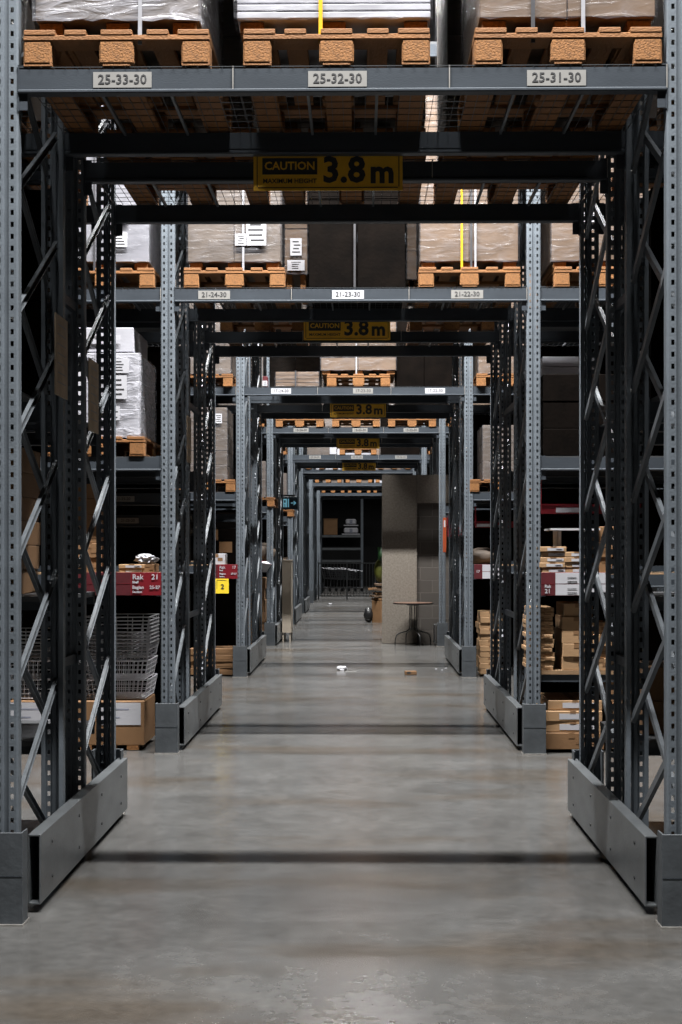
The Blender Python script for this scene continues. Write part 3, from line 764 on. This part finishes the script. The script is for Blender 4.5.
# ------------------------------------------------------------------ hanging direction sign
ys = RY[3] + RD[3] + .06
b = MB(); b.box((0, 0, 0), (.345, .03, .26), 0, bev=.004)
b.box((-.085, -.017, 0), (.09, .002, .17), 1); b.box((-.012, -.017, 0), (.022, .002, .17), 1); b.box((-.085, -.019, .03), (.03, .002, .05), 0); b.box((-.085, -.019, -.05), (.012, .002, .07), 0)
b.box((.085, -.017, 0), (.09, .002, .018), 1); b.box((.115, -.017, .02), (.06, .002, .016), 1, Matrix.Rotation(math.radians(45), 3, 'Y')); b.box((.115, -.017, -.02), (.06, .002, .016), 1, Matrix.Rotation(math.radians(-45), 3, 'Y'))
o = thing('direction_sign', 'small dark blue direction sign with pale symbol and right arrow', 'sign', (wx(289, ys), ys, wz(503, ys)), 0, None, b.data('direction_sign', ['signblue', 'cyan']))
b = MB(); b.box((-.05, .01, .15), (.34, .02, .04)); b.box((-.14, -.04, .15), (.04, .1, .04)); put('bracket', b.data('bracket', 'black'), o)

# ------------------------------------------------------------------ beige standing board on legs
yb_ = 26.75
b = MB(); b.box((0, .35, .85), (.17, .7, 1.36), 0, bev=.004); b.box((.0, .35, 1.535), (.19, .72, .012), 0)
o = thing('standing_cabinet', 'tall narrow beige cabinet on short legs beside the left upright, fourth rack', 'cabinet', (wx(286.5, yb_), yb_, 0), 0, None)
put('body', b.data('body', 'beige'), o)
for x in (-.065, .065):
    for y in (.03, .67):
        b = MB(); b.box((x, y, .085), (.025, .025, .17)); put('leg', b.data('leg', 'beige'), o)

# ------------------------------------------------------------------ concrete partition with block infill
yw = 26.3; T = .2
xl, xm, xr, zt, zl = wx(382, yw), wx(417, yw), CX + 4.6, 3.12, 2.60
b = MB(); b.box(((xl + xm) / 2, yw + T / 2, zt / 2), (xm - xl, T, zt)); b.box(((xm + xr) / 2, yw + T / 2, (zt + zl) / 2), (xr - xm, T, zt - zl))
xr2 = CX + 1.55 + .23
b2 = b
wl = None
b = MB(); b.box(((xl + xm) / 2, yw + T / 2, zt / 2), (xm - xl, T, zt), 0, bev=.006); b.box(((xm + xr2) / 2 + .001, yw + T / 2, (zt + zl) / 2), (xr2 - xm, T, zt - zl), 0)
w0 = struct('wall_partition', b.data('wall_partition', 'concrete'))
b = MB(); b.box(((xm + xr2) / 2, yw + .03 + T / 2, zl / 2), (xr2 - xm, T - .04, zl)); put('block_infill', b.data('block_infill', 'blocks'), w0)

# ------------------------------------------------------------------ bistro table
tx_, ty_ = wx(413, 25.85), 25.85
o = thing('bistro_table', 'round bistro table with dark top on black tubular legs before the concrete wall', 'table', (tx_, ty_, 0))
b = MB(); b.cyl((0, 0, .765), .355, .02, 48, 0); b.cyl((0, 0, .757), .36, .018, 48, 1); put('table_top', b.data('table_top', ['tabletop', 'black']), o)
b = MB(); b.cyl((0, 0, .735), .12, .02, 20); b.cyl((0, 0, .30), .055, .02, 16); put('stem_plate', b.data('stem_plate', 'black'), o)
for k in range(4):
    a = math.radians(20 + 90 * k); c, s = math.cos(a), math.sin(a)
    pts = [(c * .06, s * .06, .74), (c * .06, s * .06, .36), (c * .075, s * .075, .29), (c * .13, s * .13, .255), (c * .26, s * .26, .225), (c * .32, s * .32, .19), (c * .345, s * .345, .12), (c * .35, s * .35, .005)]
    b = MB(); b.tube(pts, .011, 8); put('leg', b.data('leg', 'black', True), o)

# ------------------------------------------------------------------ litter on the floor
b = MB(); bmesh.ops.create_icosphere(b.bm, subdivisions=2, radius=.05, matrix=Matrix.Diagonal((1.4, 1, .7, 1)))
for v in b.bm.verts: v.co *= 1 + random.uniform(-.3, .3)
thing('paper_scrap', 'crumpled white paper scrap on the floor below the third portal', 'litter', (wx(342, 20.4), 20.4, .025), 0, None, b.data('paper_scrap', 'white'))
b = MB(); b.box((0, 0, .004), (.16, .05, .006), 0, Matrix.Rotation(.2, 3, 'Z')); 
thing('plastic_strip', 'flat translucent plastic strip beside the white paper scrap', 'litter', (wx(351, 20.1), 20.1, 0), 0, None, b.data('plastic_strip', 'labelgrey'))
b = MB(); b.box((0, .05, .03), (.16, .1, .05), 0, bev=.004); b.box((-.03, -.001, .035), (.05, .002, .03), 1)
thing('cardboard_scrap', 'small brown cardboard piece lying on the floor, right of centre', 'litter', (wx(411, 19.6), 19.6, .0), .1, None, b.data('cardboard_scrap', ['card', 'ink']))
for q, (px, d) in enumerate(((436, 20.6), (442, 20.4), (446, 20.7))):
    b = MB(); b.box((0, 0, .006), (.03, .02, .01)); thing('paper_crumb', 'tiny white crumb on the floor near the right rail', 'litter', (wx(px, d), d, 0), .4 * q, 'white crumbs by the right rail', b.data('paper_crumb', 'white'))
b = MB(); b.box((0, 0, .02), (.12, .09, .04), 0, bev=.01); thing('paper_scrap', 'bright white scrap on the floor far down the walkway', 'litter', (wx(330, 45.5), 45.5, 0), .3, None, b.data('paper_scrap', 'white'))

# ------------------------------------------------------------------ cardboard bin and pile behind the partition
yc = 34.2
b = MB()
for k in range(8):
    a0 = PI / 8 + k * PI / 4; a1 = a0 + PI / 4; r = .36
    p0, p1 = Vector((math.cos(a0) * r, math.sin(a0) * r, 0)), Vector((math.cos(a1) * r, math.sin(a1) * r, 0))
    b.bar(p0 + Vector((0, 0, .26)), p1 + Vector((0, 0, .26)), .012, .52)
b.cyl((0, 0, .02), .34, .03, 8)
thing('cardboard_bin', 'eight-sided brown cardboard bin beside the concrete wall', 'bin', (wx(371, yc) + .36, yc, 0), 0, None, b.data('cardboard_bin', 'card'))
for k in range(6):
    w_ = random.uniform(.45, .75)
    b = MB(); b.box((0, 0, 0), (w_, .5, .05), 0, Matrix.Rotation(random.uniform(-.1, .1), 3, 'Y'), .004)
    thing('flattened_carton', f'flattened brown carton, {ORDN[k]} of the pile on the cardboard bin', 'carton', (wx(374, yc) + .3 + random.uniform(-.06, .06), yc, .57 + k * .065), random.uniform(-.4, .4), 'flattened cartons on the bin', b.data('flattened_carton', 'card2' if k % 2 else 'card'))
b = MB(); bmesh.ops.create_icosphere(b.bm, subdivisions=3, radius=.13, matrix=Matrix.Diagonal((.9, 1, 1.35, 1)))
for v in b.bm.verts: v.co *= 1 + random.uniform(-.06, .06)
thing('rubbish_bag', 'small black bag against the cardboard bin', 'bag', (wx(368.5, yc), yc - .1, .18), 0, None, b.data('rubbish_bag', 'black', True))
b = MB(); 
for z, r, m in ((.0, .15, 0), (.2, .17, 0), (.4, .15, 0), (.55, .12, 1), (.75, .11, 1)):
    pass
bmesh.ops.create_icosphere(b.bm, subdivisions=3, radius=.2, matrix=Matrix.Translation((0, 0, .28)) @ Matrix.Diagonal((.75, .6, 1.45, 1)))
for f in b.bm.faces: f.material_index = 0
n0 = len(b.bm.faces)
b.tube([(0, .02, .4), (.02, .02, .6), (.01, .02, .85)], .09, 10, 1)
for v in b.bm.verts: v.co += Vector((random.uniform(-.01, .01), random.uniform(-.01, .01), 0))
thing('plastic_sack', 'tall yellow and green plastic sack standing on the cartons by the wall', 'sack', (wx(380.5, yc), yc, .96), 0, None, b.data('plastic_sack', ['lime', 'green'], True))

# ------------------------------------------------------------------ gate, trolleys and rack at the far end
yg = 50.3
gx0, gx1 = wx(318, yg), wx(376, yg)
g = thing('railing_gate', 'low grey barred gate across the far end of the walkway', 'gate', ((gx0 + gx1) / 2, yg, 0)); gw = gx1 - gx0
b = MB()
for z in (.12, 1.28): b.box((0, 0, z), (gw, .04, .04))
for s in (-1, 0, 1): b.box((s * (gw / 2 - .02), 0, .66), (.05, .05, 1.32))
put('frame', b.data('frame', 'gate'), g)
bb = MB(); bb.box((0, 0, .7), (.018, .018, 1.12)); bbd = bb.data('bar', 'gate')
for k in range(1, 18):
    x = -gw / 2 + gw * k / 18
    if abs(x) > .05: put('bar', bbd, g, (x, 0, 0))
def trolley(x, y, label):
    t = thing('shopping_trolley', label, 'trolley', (x, y, 0), 0, 'nested trolleys at the far end')
    b = MB(); w = .95
    b.tube([(-w / 2, 0, 1.0), (w / 2, 0, .85), (w / 2 - .06, 0, .5), (-w / 2 + .15, 0, .55), (-w / 2, 0, 1.0)], .014)
    b.tube([(-w / 2, .5, 1.0), (w / 2, .5, .85), (w / 2 - .06, .5, .5), (-w / 2 + .15, .5, .55), (-w / 2, .5, 1.0)], .014)
    for k in range(9):
        x0 = -w / 2 + w * k / 8
        b.tube([(x0, 0, 1 - .15 * k / 8), (x0 * .8 + .03, 0, .54), (x0 * .8 + .03, .5, .54), (x0, .5, 1 - .15 * k / 8)], .006, 5)
    for q in range(4): b.tube([(-w / 2 + .03 * q, 0, .9 - .1 * q), (w / 2 - .01 * q, 0, .8 - .08 * q)], .007, 5)
    put('basket', b.data('basket', 'chrome'), t)
    b = MB()
    for yy in (0, .5): b.tube([(-w / 2, yy, 1.0), (-w / 2 + .15, yy, .5), (-w / 2 + .1, yy, .16), (w / 2, yy, .16)], .013)
    put('frame', b.data('frame', 'chrome'), t)
    b = MB(); b.tube([(-w / 2 - .04, 0, 1.03), (-w / 2 - .04, .5, 1.03)], .02, 8); put('handle', b.data('handle', 'black'), t)
    for xx in (-w / 2 + .1, w / 2 - .05):
        for yy in (.02, .48):
            b = MB(); b.cyl((xx, yy, .065), .065, .03, 14, 0, 'Y'); put('wheel', b.data('wheel', 'black'), t)
for k in range(4): trolley(wx(332, 60) + k * .28, 60 + (k % 2) * .02, f'chrome shopping trolley, {("leftmost", "second", "third", "rightmost")[k]} of the nested row behind the gate')

yf = 68.0
fx0, fx1 = wx(319.5, yf), wx(362, yf)
fr = thing('end_rack', 'grey shelving rack closing the far end of the walkway', 'rack', ((fx0 + fx1) / 2, yf, 0)); fw = fx1 - fx0
for s in (-1, 1):
    for yy in (0, 1.0):
        b = MB(); b.box((s * fw / 2, yy, 2.2), (.12, .09, 4.4)); put('upright', b.data('upright', 'steel'), fr)
for z in (1.23, 1.81, 2.42, 4.25):
    b = MB(); b.box((0, .0, z), (fw - .12, .05, .11)); b.box((0, 1.0, z), (fw - .12, .05, .11)); b.box((0, .5, z + .05), (fw - .12, 1, .012), 1); put('shelf', b.data('shelf', ['rail', 'sheet']), fr)
b = MB(); b.box((0, .3, .37), (.66, .6, .74), 0, bev=.01); b.box((0, -.002, .55), (.12, .002, .3), 0); b.box((0, .3, .76), (.7, .64, .03), 0)
thing('large_carton', 'single brown carton on the far end rack', 'carton', (wx(330.5, yf), yf + .05, 2.485), 0, None, b.data('large_carton', 'card'))
for k, (w_, h_) in enumerate(((.78, .34), (.6, .34))):
    b = MB(); b.box((0, .3, .03), (w_ + .1, .6, .05), 0, bev=.01); b.box((0, .3, h_ / 2 + .04), (w_ - .1, .55, h_ - .08), 0, bev=.05); b.box((0, .005, .2), (.14, .01, .2), 1)
    thing('white_parcel', f'white wrapped parcel on the far end rack, {("lower", "upper")[k]} one', 'parcel', (wx(351, yf), yf + .05, 2.485 + k * .42), 0, 'white parcels on the end rack', b.data('white_parcel', ['white', 'greyink']))

# ------------------------------------------------------------------ room shell
XW, YN, YF, ZC = 11.0, -4.0, 72.0, 9.2
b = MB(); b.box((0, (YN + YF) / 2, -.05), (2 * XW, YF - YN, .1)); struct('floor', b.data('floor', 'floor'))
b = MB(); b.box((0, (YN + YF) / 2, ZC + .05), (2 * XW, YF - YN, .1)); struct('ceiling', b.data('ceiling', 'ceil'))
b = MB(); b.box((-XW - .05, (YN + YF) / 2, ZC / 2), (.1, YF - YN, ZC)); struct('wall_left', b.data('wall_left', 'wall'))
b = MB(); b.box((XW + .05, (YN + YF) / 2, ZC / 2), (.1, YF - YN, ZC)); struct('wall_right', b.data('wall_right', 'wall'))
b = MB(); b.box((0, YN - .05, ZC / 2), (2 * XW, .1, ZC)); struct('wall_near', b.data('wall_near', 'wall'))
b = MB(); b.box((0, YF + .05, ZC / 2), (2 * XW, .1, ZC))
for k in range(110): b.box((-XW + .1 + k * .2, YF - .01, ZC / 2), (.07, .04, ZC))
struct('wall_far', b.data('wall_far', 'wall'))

# ------------------------------------------------------------------ lights: continuous lamp rows above each cross aisle
def row(y, e, z=8.4, L=5, sy=.1):
    l = bpy.data.lights.new('aisle_lamp', 'AREA'); l.shape = 'RECTANGLE'; l.size = L; l.size_y = sy; l.energy = e; l.spread = math.radians(140); l.color = (1.0, .99, .975)
    o = bpy.data.objects.new('aisle_lamp', l); C.objects.link(o); o.location = (0, y, z)
E = 1350
for y, k in ((5.02, .94), (10.55, 1.34), (17.2, 1.25), (23.9, 1.15), (30.7, 1.0), (37.5, .95), (44.1, .9), (51.9, .8), (60.5, .35)):
    row(y, E * k)

w = bpy.data.worlds.new('world'); bpy.context.scene.world = w; w.use_nodes = True
w.node_tree.nodes['Background'].inputs[0].default_value = (.0, .0, .0, 1)

# ------------------------------------------------------------------ camera
cam = bpy.data.cameras.new('camera'); co = bpy.data.objects.new('camera', cam); C.objects.link(co)
cam.sensor_fit = 'VERTICAL'; cam.sensor_height = 36; cam.lens = 36 * F / 1024
cam.shift_y = (HZ - 512) / 1024; cam.clip_end = 200; cam.clip_start = .05
co.location = (0, 0, CH); co.rotation_euler = (PI / 2, 0, math.atan((VPX - 341) / F))
S = bpy.context.scene; S.camera = co
S.view_settings.view_transform = 'Standard'; S.view_settings.look = 'None'; S.view_settings.gamma = 1; S.view_settings.exposure = 0
S.view_settings.use_curve_mapping = False
S.cycles.use_denoising = True; S.cycles.sample_clamp_indirect = 2.0; S.cycles.caustics_reflective = False; S.cycles.caustics_refractive = False; S.cycles.max_bounces = 8; S.cycles.transparent_max_bounces = 16
